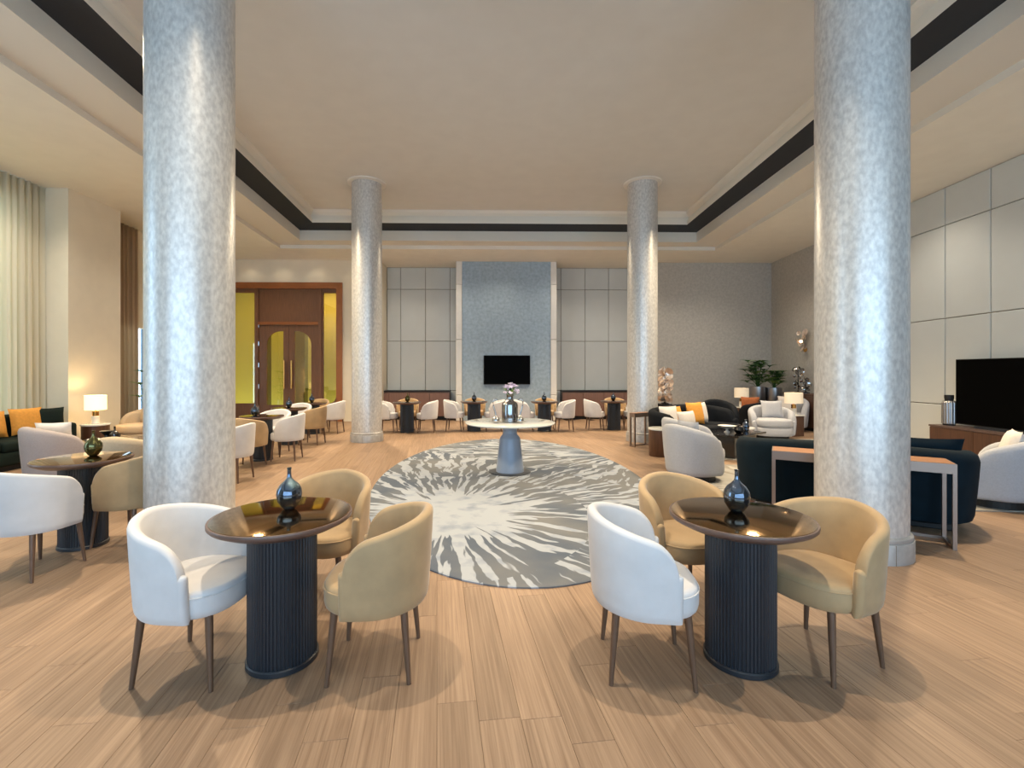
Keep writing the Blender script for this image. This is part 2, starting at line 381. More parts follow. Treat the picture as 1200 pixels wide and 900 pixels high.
def loft(rings):
    m = len(rings[0]); v = [p for r in rings for p in r]; f = []
    for i in range(len(rings)-1):
        for j in range(m):
            k = (j+1) % m; f.append((i*m+j, i*m+k, (i+1)*m+k, (i+1)*m+j))
    f.append(tuple(reversed(range(m)))); f.append(tuple((len(rings)-1)*m+j for j in range(m)))
    return (v, f)
def cushion(hw, y0, y1, z0, z1, p=2.7, dome=.012, n=40):
    h = z1-z0; pr = [(z0, .93), (z0+h*.10, .975), (z0+h*.3, 1), (z0+h*.68, 1), (z0+h*.86, .985), (z0+h*.96, .95), (z1, .88), (z1+dome*.7, .6), (z1+dome, .25)]
    return loft([sring(hw, y0, y1, z, s, n, p) for z, s in pr])
def pillow(w, h, t, n=10):
    """soft square pillow in the x/z plane, standing on z=0, thickness along y"""
    v, f = [], []
    for side in (1, -1):
        for i in range(n+1):
            for j in range(n+1):
                u, q = -1+2*i/n, -1+2*j/n
                k = math.sqrt(max(0, (1-abs(u)**3)*(1-abs(q)**3)))
                pin = 1-.07*(1-abs(u)**2)*abs(q)**4; pin2 = 1-.07*(1-abs(q)**2)*abs(u)**4
                v.append((u*w/2*pin2, side*t/2*k, h/2+q*h/2*pin))
    m = (n+1)*(n+1)
    for s in (0, 1):
        for i in range(n):
            for j in range(n):
                a = s*m+i*(n+1)+j; q = (a, a+n+1, a+n+2, a+1); f.append(q if s else tuple(reversed(q)))
    return (v, f)
def leg(x0, y0, z0, x1, y1, r0=.019, r1=.011, n=10): return tube([(x0, y0, z0), ((x0*2+x1)/3, (y0*2+y1)/3, z0*.66), (x1, y1, 0)], [r0, r0*.9, r1], n)

# ------------------------------------------------------------------ floor
ca, sa = math.cos(PLANK), math.sin(PLANK)
FX0, FX1, FY0, FY1 = -8.7, 9.2, -5.2, 15.4
floor = struct('floor', box(FX0, FX1, FY0, FY1, -.10, -.012), M['sub'], label='pale oak plank floor of the lounge')
def chbox(x0, x1, y0, y1, z0, z1, c):
    v = [(x0, y0, z0), (x1, y0, z0), (x1, y1, z0), (x0, y1, z0), (x0, y0, z1-c), (x1, y0, z1-c), (x1, y1, z1-c), (x0, y1, z1-c),
         (x0+c, y0+c, z1), (x1-c, y0+c, z1), (x1-c, y1-c, z1), (x0+c, y1-c, z1)]
    f = [(8, 9, 10, 11)]
    for a, b in ((0, 1), (1, 2), (2, 3), (3, 0)): f += [(a, b, b+4, a+4), (a+4, b+4, b+8, a+8)]
    return (v, f)
PW, PL = .18, 1.25
planks = []
for i in range(-62, 63):
    off = random.random()*PL
    for j in range(-6, 17):
        u, w = (i+.5)*PW, j*PL+off+PL/2
        x, y = u*ca-w*sa, u*sa+w*ca
        if FX0+.25 < x < FX1-.3 and FY0+.55 < y < FY1-.6: planks.append((x, y))
def score(p):
    x, y = p
    if y < .9: return 99
    px = PX+F*(x-YAW*y)/y
    return y if -90 < px < 1290 and HY+F*CH/y < 960 else 99
planks.sort(key=score)
pme = mesh('plank', chbox(-PW/2+.0004, PW/2-.0004, -PL/2+.0004, PL/2-.0004, -.012, 0, .0012), M['plank'])
for x, y in planks[:300]:
    o = obj('plank', pme, None, floor, (x, y, 0), (0, 0, PLANK))
rv, rf = [], []
pb = chbox(-PW/2+.0004, PW/2-.0004, -PL/2+.0004, PL/2-.0004, -.012, 0, .0012)
for x, y in planks[300:]:
    n = len(rv); rv += [(x+a*ca-b*sa, y+a*sa+b*ca, c) for a, b, c in pb[0]]; rf += [tuple(i+n for i in f) for f in pb[1]]
o = obj('plank_field', (rv, rf), M['plank'], floor); o['kind'] = 'stuff'

# ------------------------------------------------------------------ ceiling
KL, KR, YF = .05, -.045, -5.2
def cloop(xl, yb, xr, z): return [(xl, yb, z), (xr, yb, z), (xr+KR*(yb-YF), YF, z), (xl+KL*(yb-YF), YF, z)]
def bridge(loops):
    v = [p for l in loops for p in l]; f = []
    for k in range(len(loops)-1):
        for i in range(4):
            j = (i+1) % 4; f.append((k*4+i, k*4+j, (k+1)*4+j, (k+1)*4+i))
    return (v, f)
ZS, ZC = 4.9, 5.62
A_ = [(-10, 15.6, ZS), (10, 15.6, ZS), (10, YF-.2, ZS), (-10, YF-.2, ZS)]
B_, C_ = cloop(-5.75, 12.9, 6.32, ZS), cloop(-5.75, 12.9, 6.32, ZS+.1)
D_, E_ = cloop(-5.02, 12.43, 5.59, ZS+.1), cloop(-5.02, 12.43, 5.59, ZS+.363)
F_ = cloop(-4.49, 11.89, 5.10, ZS+.396)
G_ = cloop(-4.49, 11.89, 5.10, ZS+.50); H_ = cloop(-4.55, 11.95, 5.16, ZS+.52)
H2 = cloop(-4.55, 11.95, 5.16, ZS+.60); I_ = cloop(-4.47, 11.87, 5.08, ZS+.66); J_ = cloop(-4.44, 11.84, 5.05, ZC)
struct('ceiling', bridge([A_, B_]), M['soffit'], label='lower plaster ceiling around the raised tray')
struct('trim_1', bridge([B_, C_, D_, E_]), M['trim'], label='stepped plaster edge of the ceiling tray')
struct('trim_2', bridge([E_, F_]), M['slot'], label='dark recessed slot around the ceiling tray')
struct('trim_3', bridge([F_, G_, H_, H2, I_, J_]), M['trim'], label='crown moulding under the raised ceiling')
struct('ceiling_tray', (J_, [(0, 1, 2, 3)]), M['ceil'], label='raised taupe ceiling of the tray')
struct('ceiling_void', box(-10, 10, YF-.2, 15.6, ZC+.02, ZC+.1), M['slot'])

# ------------------------------------------------------------------ walls
YD, YP, YFW, YG = 14.2, 15.15, 14.32, 14.36
xdl, xdr = -8.7, pd(446, YD).x
def px_x(px, Y): return pd(px, Y).x       # x of a picture column on a wall facing the camera
# door wall with an opening
dx0, dx1 = px_x(257, YD), px_x(402.5, YD)
dzt = CH+(HY-332)*YD/F
wd = plate(rrect(xdl, xdr, 0, ZS), [rrect(dx0, dx1, .001, dzt)], YD, YD+.25)
struct('wall_doors', wd, M['wallwarm'], label='warm white wall around the tall wooden doorway')
struct('wall_return', box(xdr-.2, xdr, YD+.25, YP+.2, 0, ZS), M['wallwarm'])
# corridor behind the doors
struct('wall_corridor', box(dx0-1.5, dx1+.3, YD+2.3, YD+2.5, 0, 4.6), M['olive'])
struct('wall_corridor_side', box(dx1+.2, dx1+.3, YD+.3, YD+2.3, 0, 4.6), M['olive'])
struct('wall_corridor_pier', box(dx0+.55, dx0+.95, YD+1.2, YD+1.5, 0, 4.6), M['olivedark'])
struct('wall_corridor_pier', box(dx0+1.75, dx0+2.05, YD+1.5, YD+1.8, 0, 4.6), M['olivedark'])
struct('ceiling_corridor', box(dx0-1.5, dx1+.3, YD+.25, YD+2.5, 4.4, 4.6), M['olive'])
struct('wall_corridor_end', box(dx0-1.1, dx0-1.0, YD+.3, YD+2.3, 0, 4.6), M['olive'])
lc = bpy.data.lights.new('corridor_light', 'AREA'); lc.energy = 95; lc.size = 3.0; lc.size_y = 1.0; lc.shape = 'RECTANGLE'; lc.color = (1, .93, .8)
lo = bpy.data.objects.new('corridor_light', lc); C.objects.link(lo); lo.location = ((dx0+dx1)/2, YD+1.3, 4.38)
# doorway
def dpx(px): return px_x(px, YD)
def dpz(py): return CH+(HY-py)*YD/F
door = empty('door_1', (0, 0, 0)); door['kind'] = 'structure'; door['label'] = 'tall double wooden door with arched glass, side lights and copper frame'
fw = .18
obj('door_frame', plate([(dx0, 0), (dx0+fw, 0), (dx0+fw, dzt-fw), (dx1-fw, dzt-fw), (dx1-fw, 0), (dx1, 0), (dx1, dzt), (dx0, dzt)], [], YD-.05, YD+.22), M['copper'], door)
ix0, ix1, izt = dx0+fw, dx1-fw, dzt-fw
a0, a1 = dpx(303), dpx(376)            # mullions either side of the leaves
for x in (a0, a1): obj('mullion', box(x-.05, x+.05, YD+.0, YD+.2, 0, izt), M['doorwood'], door)
ztr = dpz(381)
obj('transom_bar', box(a0+.05, a1-.05, YD-.01, YD+.19, ztr, ztr+.09), M['copper'], door)
obj('transom_panel', box(a0+.05, a1-.05, YD+.06, YD+.14, ztr+.09, izt), M['doorwood'], door)
for (x0, x1) in ((ix0, a0-.05), (a1+.05, ix1)):
    hole = rrect(x0+.04, x1-.03, .55, izt-.12, (.22, .22, .05, .05) if x0 > a0 else (.22, .05, .05, .22))
    fr = obj('side_light', plate(rrect(x0, x1, 0, izt), [hole], YD+.04, YD+.12), M['doorwood'], door)
    obj('pane', plate(rrect(x0+.03, x1-.02, .54, izt-.11), [], YD+.075, YD+.085), M['yglass'], fr)
xm = (a0+a1)/2
for s, (x0, x1) in ((-1, (a0+.055, xm-.004)), (1, (xm+.004, a1-.055))):
    ho = rrect(x0+(.22 if s < 0 else .16), x1-(.16 if s < 0 else .22), .5, ztr-.19, (0, 0, 0, .42) if s < 0 else (0, 0, .42, 0), 9)
    lf = obj('door_leaf', plate(rrect(x0, x1, .01, ztr-.005), [ho], YD+.05, YD+.13), M['doorwood'], door)
    obj('pane', plate(rrect(x0+.1, x1-.1, .45, ztr-.12), [], YD+.085, YD+.095), M['yglass'], lf)
    hx = xm+s*.11
    hd = add(tube([(hx, YD-.03, 1.0), (hx, YD-.03, 1.85)], .026, 10), add(tube([(hx, YD+.06, 1.1), (hx, YD-.03, 1.1)], .014), tube([(hx, YD+.06, 1.75), (hx, YD-.03, 1.75)], .014)))
    obj('handle', hd, M['gold'], lf, smooth=True)
    if s < 0:
        for z in (.35, 1.0, 1.65, 2.3, 2.85):
            obj('hinge', tube([(x0-.006, YD+.035, z), (x0-.006, YD+.035, z+.13)], .022), M['silver'], lf)
# panelled wall sections
def panel_wall(name, x0, x1, cols, zs, Y, label):
    w = struct(name, box(x0, x1, Y+.03, Y+.25, 0, ZS), M['joint'], label=label)
    xs = [x0]+cols+[x1]
    for i in range(len(xs)-1):
        for k in range(len(zs)-1):
            g = .007
            obj('panel', chbox2(xs[i]+g, xs[i+1]-g, Y, Y+.035, zs[k]+g, zs[k+1]-g), M['panel'], w)
    return w
def chbox2(x0, x1, y0, y1, z0, z1, c=.008):
    v = [(x0, y1, z0), (x1, y1, z0), (x1, y1, z1), (x0, y1, z1), (x0, y0+c, z0), (x1, y0+c, z0), (x1, y0+c, z1), (x0, y0+c, z1),
         (x0+c, y0, z0+c), (x1-c, y0, z0+c), (x1-c, y0, z1-c), (x0+c, y0, z1-c)]
    f = [(8, 9, 10, 11)]
    for a, b in ((0, 1), (1, 2), (2, 3), (3, 0)): f += [(a, b, b+4, a+4), (a+4, b+4, b+8, a+8)]
    return (v, f)
def ppz(py): return CH+(HY-py)*YP/F
zrow = [.0, ppz(457.5), ppz(400), ppz(339.3), ZS-.004]
xf0, xf1 = px_x(541.5, YFW), px_x(645.5, YFW)      # feature wall
pl0, pl1 = px_x(534.5, YFW-.03), px_x(652.5, YFW-.03)
panel_wall('wall_back_left', xdr, pl0+.12, [px_x(p, YP) for p in (442, 470, 498.8, 527.5)], zrow, YP, 'pale panelled wall between doors and feature wall')
xg0 = px_x(768, YG)
panel_wall('wall_back_right', pl1-.12, xg0+.1, [px_x(p, YP) for p in (657.5, 686, 713.8, 742)], zrow, YP, 'pale panelled wall right of the feature wall')
struct('wall_feature', box(xf0, xf1, YFW, YP+.2, 0, ZS), M['plasterblue'], label='grey textured plaster feature wall behind television')
for i, (x0, x1) in enumerate(((pl0, xf0), (xf1, pl1))):
    t = struct('trim_%d' % (4+i), box(x0, x1, YFW-.0, YP+.2, 0, ZS), M['joint'], label='pale pilaster beside the grey feature wall')
    zz = [0, ppz(460)-.04, CH+(HY-398)*YFW/F, CH+(HY-333.5)*YFW/F, ZS]
    for k in range(4): obj('panel', chbox2(x0, x1, YFW-.04, YFW+.0, zz[k]+.006, zz[k+1]-.006), M['white'], t)
# grey plaster right of the second back column
def xr(y): return 8.33+.07*(y-7.59)      # right wall leans out slightly toward the back
struct('wall_grey', box(xg0, 9.1, YG, YG+.2, 0, ZS), M['plaster'], label='grey textured plaster wall behind the lounge')
struct('wall_grey_return', box(xg0, xg0+.15, YG+.2, YP+.2, 0, ZS), M['plaster'])
def wall_r(y0, y1, d, z0, z1):
    return ([(xr(y0)-d, y0, z0), (xr(y1)-d, y1, z0), (xr(y1)+.2, y1, z0), (xr(y0)+.2, y0, z0), (xr(y0)-d, y0, z1), (xr(y1)-d, y1, z1), (xr(y1)+.2, y1, z1), (xr(y0)+.2, y0, z1)],
            [(0, 1, 2, 3), (7, 6, 5, 4), (4, 5, 1, 0), (5, 6, 2, 1), (6, 7, 3, 2), (7, 4, 0, 3)])
struct('wall_right_plaster', wall_r(10.9, YG, 0, 0, ZS), M['plaster'], label='grey plaster stretch of the right wall')
wr = struct('wall_right', wall_r(YF, 10.9, -.035, 0, ZS), M['joint'], label='pale panelled wall behind the large television')
yj = [7.58+.83*k for k in range(-15, 5)]
zj = [0, .90, 2.487, 4.20, ZS-.004]
for i in range(len(yj)-1):
    y0, y1 = yj[i], min(yj[i+1], 10.9)
    if y1 < 3.0: continue
    for k in range(4):
        g = .007; c = .008; z0, z1 = zj[k]+g, zj[k+1]-g; q0, q1 = y0+g, y1-g
        v = [(xr(q0)+.036, q0, z0), (xr(q1)+.036, q1, z0), (xr(q1)+.036, q1, z1), (xr(q0)+.036, q0, z1),
             (xr(q0)+c, q0, z0), (xr(q1)+c, q1, z0), (xr(q1)+c, q1, z1), (xr(q0)+c, q0, z1),
             (xr(q0), q0+c, z0+c), (xr(q1), q1-c, z0+c), (xr(q1), q1-c, z1-c), (xr(q0), q0+c, z1-c)]
        f = [(11, 10, 9, 8)]
        for a, b in ((0, 1), (1, 2), (2, 3), (3, 0)): f += [(a+4, b+4, b, a), (a+8, b+8, b+4, a+4)]
        obj('panel', (v, f), M['panel'], wr)
# left wall: piers between tall windows
XL = -8.62
struct('wall_left', add(box(XL, XL+.16, YF, .9, 0, ZS), add(box(XL, XL+.16, .9, 8.3, 4.5, ZS), add(box(XL, XL+.16, 8.3, 8.8, 0, ZS), box(XL, XL+.16, 9.96, YD+.2, 2.56, ZS)))), M['wallwarm'], label='warm white wall above the left windows')
struct('wall_left_pier', box(XL, -7.78, 8.74, 9.96, 0, ZS), M['wallwarm'], label='warm white pier between the left curtains')
struct('wall_left_far', box(XL, XL+.16, 11.72, YD+.2, 0, 2.56), M['wallwarm'])
w1 = empty('window_1', (0, 0, 0)); w1['kind'] = 'structure'; w1['label'] = 'tall window behind the pale sheer curtain'
for y in (.95, 2.8, 4.7, 6.6, 8.26): obj('mullion', box(XL+.02, XL+.10, y-.04, y+.04, 0, 4.5), M['deskgrey'], w1)
for y0, y1 in ((.99, 2.76), (2.84, 4.66), (4.74, 6.56), (6.64, 8.22)): obj('pane', box(XL+.05, XL+.056, y0, y1, 0, 4.5), M['clear'], w1)
w2 = empty('window_2', (0, 0, 0)); w2['kind'] = 'structure'; w2['label'] = 'low window beside the warm curtain'
for y in (10.0, 10.9, 11.68): obj('mullion', box(XL+.02, XL+.10, y-.04, y+.04, 0, 2.56), M['deskgrey'], w2)
for y0, y1 in ((10.04, 10.86), (10.94, 11.64)): obj('pane', box(XL+.05, XL+.056, y0, y1, 0, 2.56), M['clear'], w2)
def curtain(name, y0, y1, x, ztop, m, amp, pitch, label):
    v, f = [], []; n = int((y1-y0)/pitch*10); rows = 9; rnd = random.Random(3)
    ph = [rnd.uniform(-.5, .5) for _ in range(n//5+4)]
    for k in range(rows+1):
        z = .02+(ztop-.02)*k/rows
        for i in range(n+1):
            y = y0+(y1-y0)*i/n; b = i/5; q = int(b); w = ph[q]*(1-(b-q))+ph[q+1]*(b-q)
            a = amp*(.55+.45*(1-k/rows))*(1+.5*w)
            v.append((x+a*math.sin(2*PI*i/10+w*1.4)+a*.3*math.sin(2*PI*i/23), y+.012*math.sin(i*1.3), z))
    for k in range(rows):
        for i in range(n): a = k*(n+1)+i; f.append((a, a+1, a+n+2, a+n+1))
    o = obj(name, (v, f), m, smooth=True)
    md = o.modifiers.new('thickness', 'SOLIDIFY'); md.thickness = .004
    return tag(o, label, 'curtain')
curtain('sheer_curtain', 3.2, 8.735, -8.2, ZS-.01, M['sheer'], .05, .13, 'pale floor-length sheer curtain behind the green sofa')
curtain('sheer_curtain', 9.99, 11.22, -8.38, ZS-.01, M['sheer2'], .05, .15, 'warm beige sheer curtain between the pier and front column')
# rear wall with big windows (behind the camera)
YRW = YF
struct('wall_rear', add(box(-9, 9, YRW-.2, YRW, 4.4, ZS), add(box(-9, -6.1, YRW-.2, YRW, 0, 4.4), add(box(6.9, 9, YRW-.2, YRW, 0, 4.4), box(-6.1, 6.9, YRW-.2, YRW, 0, .15)))), M['wallwarm'])
w3 = empty('window_3', (0, 0, 0)); w3['kind'] = 'structure'
for k in range(6): x = -6.06+12.92*k/5; obj('mullion', box(x-.05, x+.05, YRW-.14, YRW-.04, .15, 4.4), M['deskgrey'], w3)
for k in range(5):
    x = -6.06+12.92*k/5; obj('pane', box(x+.05, x+12.92/5-.05, YRW-.095, YRW-.085, .15, 4.4), M['clear'], w3)

# ------------------------------------------------------------------ columns
def column(p, r, label, cap):
    o = empty('round_column', p, 0, label, 'column', 'silver plaster columns')
    obj('shaft', lathe([(r, .2), (r, ZC-.001)], 64), M['column'], o, smooth=True)
    b = obj('base_ring', lathe([(r+.03, 0), (r+.03, .15), (r+.026, .158), (r+.018, .16), (r+.022, .172), (r+.02, .19), (r+.002, .205)], 64), M['colbase'], o, smooth=True)
    g = add(box(-.0015, .0015, -r-.0325, -r-.02, .001, .157), xf(box(-.0015, .0015, -r-.0325, -r-.02, .001, .157), rz=R(70)))
    obj('base_seam', g, M['joint'], b)
    if cap: obj('cap_ring', lathe([(r+.005, ZC-.035), (r+.085, ZC-.02), (r+.09, ZC-.001)], 48), M['white'], o, smooth=True)
    return o
column(pd(224.2, 3.94), .326, 'large silver plaster column at left behind the cream chair', False)
column(pd(1007.6, 3.94), .322, 'large silver plaster column at right behind the console table', False)
column(pd(429.9, 10.16), .322, 'far silver plaster column beside the wooden doors', True)
column(pd(752.8, 10.16), .318, 'far silver plaster column behind the navy sofa', True)

# ------------------------------------------------------------------ oval rug
rug_c = Vector((.30, 6.78, 0)); ra, rb_ = 1.84, 3.57
pcs = [fl(527, 602)-rug_c, fl(792, 548)-rug_c, fl(560, 478)-rug_c]
M['rug'] = burst_rug_mat('oval_rug_pile', [(pcs[0].x, pcs[0].y, .66, 1.15), (fl(770, 541).x-rug_c.x, fl(770, 541).y-rug_c.y+.9, .22, 1.0)], (84, 92, 104), (112, 113, 114), (154, 160, 168), (128, 137, 150), 15.0)
v, f = [], []
n = 96
for (s, z) in ((1.0, .0), (1.0, .010), (.996, .014)):
    for i in range(n): a = 2*PI*i/n; v.append((ra*s*math.cos(a), rb_*s*math.sin(a), z))
for k in range(2):
    for i in range(n): j = (i+1) % n; f.append((k*n+i, k*n+j, (k+1)*n+j, (k+1)*n+i))
f.append(tuple(2*n+i for i in range(n))); f.append(tuple(reversed(range(n))))
tag(obj('oval_rug', (v, f), M['rug'], loc=(rug_c.x, rug_c.y, .0005)), 'large oval grey rug with white radiating dashes', 'rug')

# ------------------------------------------------------------------ tub chairs and bistro tables
SEATV = cushion(.246, -.232, .245, .345, .475, 2.7)
SHELL = tub(.268, .268, .10, .338, .80, .69, .052, .026, .12, 1.5, n=14, ns=9)
LEGS = [leg(sx*.165, sy*.165, .36, sx*.195, sy*.195) for sx in (-1, 1) for sy in (-1, 1)]
_p = sring(.2465, -.232, .245, .448, 1.0, 40); _p = [q for q in _p if q[1] > .085]; _p.sort(key=lambda q: -math.atan2(q[0], q[1]))
PIPE = tube(_p, .0035, 6)
def make_chair(m):
    r = empty('tub_chair', (0, 0, 0))
    st = obj('seat', SEATV, m, r, smooth=True); obj('piping', PIPE, m, st, smooth=True); obj('backrest', SHELL, m, r, smooth=True)
    for l in LEGS: obj('leg', l, M['legwood'], r, smooth=True)
    return r
protos = {'c': make_chair(M['white_velvet']), 't': make_chair(M['tan_velvet'])}
used = {}
def chair(kind, x, y, rz, label, group='tub chairs around the bistro tables'):
    o = protos[kind] if kind not in used else copy_tree(protos[kind])
    used[kind] = 1; o.location = (x, y, 0); o.rotation_euler = (0, 0, R(rz)); tag(o, label, 'chair', group)
    return o
def make_table():
    r = empty('bistro_table', (0, 0, 0))
    tp = obj('table_top', lathe([(.19, .694), (.285, .702), (.338, .728), (.3465, .737), (.3475, .750), (.345, .7545)], 72), M['rim'], r, smooth=True)
    obj('glass_inlay', lathe([(.336, .7545), (.336, .7565), (.334, .757)], 72), M['bronzeglass'], tp, smooth=True)
    nf = 60
    def rf_(q, i): return q if i % 4 < 2 else q-.006
    obj('fluted_pedestal', lathe([(.168, .03), (.168, .71)], nf*4, rfun=rf_), M['flute'], r)
    obj('base_plinth', lathe([(.166, 0), (.176, .004), (.176, .026), (.17, .032)], 60), M['flute'], r, smooth=True)
    return r
def bottle_vf():
    return lathe([(.026, 0), (.036, .006), (.060, .045), (.066, .08), (.062, .108), (.046, .135), (.026, .152), (.014, .166), (.0105, .18), (.010, .215), (.013, .222), (.010, .224)], 28)
BV = bottle_vf()
bot = {k: mesh('bud_vase', BV, M[m], True) for k, m in (('b', 'smoke'), ('g', 'smokegreen'))}
tproto = make_table(); tused = []
def table(x, y, label, vlabel=None, vk='b', vo=(0, .06), vs=1.0):
    o = tproto if not tused else copy_tree(tproto); tused.append(1)
    o.location = (x, y, 0); o.rotation_euler = (0, 0, 0); tag(o, label, 'table', 'round bistro tables')
    if vlabel:
        b = obj('bud_vase', bot[vk], None, None, (x+vo[0], y+vo[1], .757)); b.scale = (vs, vs, vs)
        tag(b, vlabel, 'vase', 'smoked glass bud vases')
    return o
TL, TR = Vector((-1.045, 2.45, 0)), Vector((1.345, 2.43, 0))
def ctr(px, d): return pd(px, d)
TL = ctr(331.5, 2.44); TR = ctr(867, 2.43)
table(TL.x, TL.y, 'round dark table in front between cream and tan chairs, left of the rug', 'dark blue smoked vase on the front left table', 'b', (-.005, .09))
table(TR.x, TR.y, 'round dark table in front of the big right column', 'dark blue smoked vase on the front right table', 'b', (.01, .05))
def fx(px, py): p = fl(px, py); return p
def place(kind, p, rz, label): chair(kind, p.x, p.y, rz, label)
place('c', (fl(168, 803)+fl(252, 808)+fl(219, 755)*1+fl(300, 755))/4+Vector((-.012, 0, 0)), -94, 'cream tub chair at the front left table, before the big left column')
place('t', (fl(382, 808)+fl(474, 797)+fl(417, 746.7)+fl(487, 751.7))/4, 92, 'tan velvet tub chair right of the front left table, back to the rug')
place('t', pd(382, 3.10), 172, 'tan velvet tub chair behind the front left table, facing the camera')
place('c', (fl(707, 756)+fl(726, 805)+fl(819, 812)+fl(776, 745))/4, -98, 'cream tub chair at the front right table, back against the rug')
place('t', (fl(965, 801)+fl(954, 740))/2, 112, 'tan velvet tub chair in front of the big right column')
place('t', pd(803, 3.02), -165, 'tan velvet tub chair behind the front right table, beside the rug')
# far left group
T2 = pd(98, 4.04)
table(T2.x, T2.y, 'round dark table left of the big left column', 'green tinted smoked vase on the far left table', 'g', (.0, .10))
place('c', (fl(50, 681)+fl(33.5, 658)+fl(110, 654)+fl(-32, 684))/4, -6, 'cream tub chair seen from behind at the left picture edge')
place('t', pd(154.5, 4.13), 86, 'tan tub chair half hidden behind the big left column')
# row along the left aisle
Ta, Tb, Tc = pd(307, 7.95), pd(339, 9.7), pd(366, 11.37)
table(Ta.x, Ta.y, 'round dark table in the left aisle nearest the big column', 'smoked vase on the nearest left aisle table', 'b', (-.12, 0))
table(Tb.x, Tb.y, 'round dark table in the middle of the left aisle row', 'smoked vase on the middle left aisle table', 'b', (-.05, .1))
table(Tc.x, Tc.y, 'round dark table nearest the wooden doors', 'smoked vase on the table nearest the wooden doors', 'b', (-.03, .05))
place('c', pd(272, 6.45), 88, 'cream tub chair peeking out right of the big left column')
place('t', pd(290, 7.35), -4, 'tan tub chair in the left aisle, right of the big left column')
place('c', pd(336.5, 8.0), 94, 'cream tub chair in the left aisle right of its nearest table')
place('c', pd(321, 8.62), 178, 'cream tub chair behind the nearest left aisle table')
place('t', pd(366, 9.7), 86, 'tan tub chair right of the middle left aisle table')
place('c', pd(349, 10.4), 182, 'cream tub chair behind the middle left aisle table')
place('c', pd(390.5, 11.5), 84, 'cream tub chair right of the table nearest the doors')
place('t', pd(372, 12.05), 178, 'tan tub chair behind the table nearest the doors')
# row along the back wall
for nm, px, d in (('first', 477, 11.6), ('second', 555.5, 11.85), ('third', 638, 11.85), ('fourth', 719.5, 12.1)):
    p = pd(px, d); e = 'the %s back-wall table from the left' % nm
    table(p.x, p.y, 'round dark table, %s from the left along the back wall' % nm, 'smoked vase on the %s back-wall table from the left' % nm, 'g' if nm == 'first' else 'b')
    place('c', pd(px-22.5, d+.05), -92 if nm != 'second' else -96, 'cream tub chair left of '+e)
    place('c', pd(px+23, d+.05), 92 if nm != 'third' else 96, 'cream tub chair right of '+e)
    place('t', pd(px+1, d+.62), 180, 'tan tub chair behind '+e)

# low mauve bench backs under the wall panels
def bench(px0, px1, n, endside, label):
    Y = YP-.45; x0, x1 = px_x(px0, Y), px_x(px1, Y); zt = .90
    b = empty('wall_bench', ((x0+x1)/2, Y, 0), 0, label, 'bench', 'low mauve benches along the back wall'); ox = (x0+x1)/2
    obj('kick', box(x0-ox, x1-ox, .05, .40, 0, .10), M['black'], b)
    obj('carcass', box(x0-ox, x1-ox, .012, .40, .10, zt-.02), M['walnut'], b)
    obj('top', box(x0-ox-.01, x1-ox+.01, -.01, .40, zt-.02, zt+.015), M['black'], b)
    for k in range(n):
        a = x0-ox+(x1-x0)*k/n; c = x0-ox+(x1-x0)*(k+1)/n
        obj('panel', xf(chbox2(a+.005, c-.005, -.012, .012, .105, zt-.06, .006)), M['mauve'], b)
bench(433, 527, 4, 1, 'low mauve panelled bench back left of the feature wall')
bench(659, 757, 4, -1, 'low mauve panelled bench back right of the feature wall')
# shelf ledge on top of benches
# television on the feature wall
tv = empty('television', pd(594, YFW), 0, 'black television on the grey feature wall', 'television'); tv.location.z = CH-(433.5-HY)*YFW/F
tvw, tvh = 54.3*YFW/F, 34*YFW/F
obj('bezel', chbox2(-tvw/2, tvw/2, -.07, 0, -tvh/2, tvh/2, .006), M['black'], tv)
obj('screen', box(-tvw/2+.012, tvw/2-.012, -.0715, -.069, -tvh/2+.018, tvh/2-.012), M['screen'], tv)

# ------------------------------------------------------------------ central table
ct = pd(597.6, 6.92)
t = empty('pedestal_table', (ct.x, ct.y, .0145), 0, 'round white marble table on a blue-grey pedestal in the middle of the rug', 'table')
obj('table_top', lathe([(.60, .712), (.655, .722), (.668, .735), (.668, .742), (.660, .746)], 72), M['marble'], t, smooth=True)
obj('pedestal', lathe([(.206, .012), (.206, .03), (.152, .50), (.148, .515), (.106, .565), (.103, .60), (.105, .712)], 48), M['bluepaint'], t, smooth=True)
obj('foot_disc', lathe([(.305, 0), (.31, .003), (.31, .010), (.30, .013)], 56), M['darkmetal'], t, smooth=True)
zt = .7605
vp = pd(597.5, 6.86)
fv = empty('flower_vase', (vp.x, vp.y, zt), 0, 'smoked glass vase with lilac flowers on the marble table', 'vase')
obj('glass', lathe([(.10, 0), (.115, .01), (.118, .05), (.118, .26), (.11, .285), (.06, .315), (.05, .33), (.05, .40), (.055, .41), (.047, .41), (.044, .33), (.10, .28), (.108, .25), (.108, .05), (.10, .02)], 32, cap=False), M['vglass'], fv, smooth=True)
obj('liner', lathe([(.055, .02), (.062, .05), (.055, .26), (.03, .33)], 20), M['darkmetal'], fv, smooth=True)
rnd = random.Random(5)
bq = empty('flower_bouquet', (vp.x, vp.y, zt+.33), 0, 'lilac flowers with green leaves standing in the smoked vase', 'flowers')
sv = ([], [])
heads = []
for k in range(28):
    a = rnd.uniform(0, 2*PI); q = rnd.uniform(.01, .12); h = rnd.uniform(.14, .245)-q*.4
    sv = add(sv, tube([(0, 0, 0), (q*.3*math.cos(a), q*.3*math.sin(a), h*.5), (q*math.cos(a), q*math.sin(a), h)], .003, 5)); heads.append((q*math.cos(a), q*math.sin(a), h))
obj('stems', sv, M['leaf'], bq)
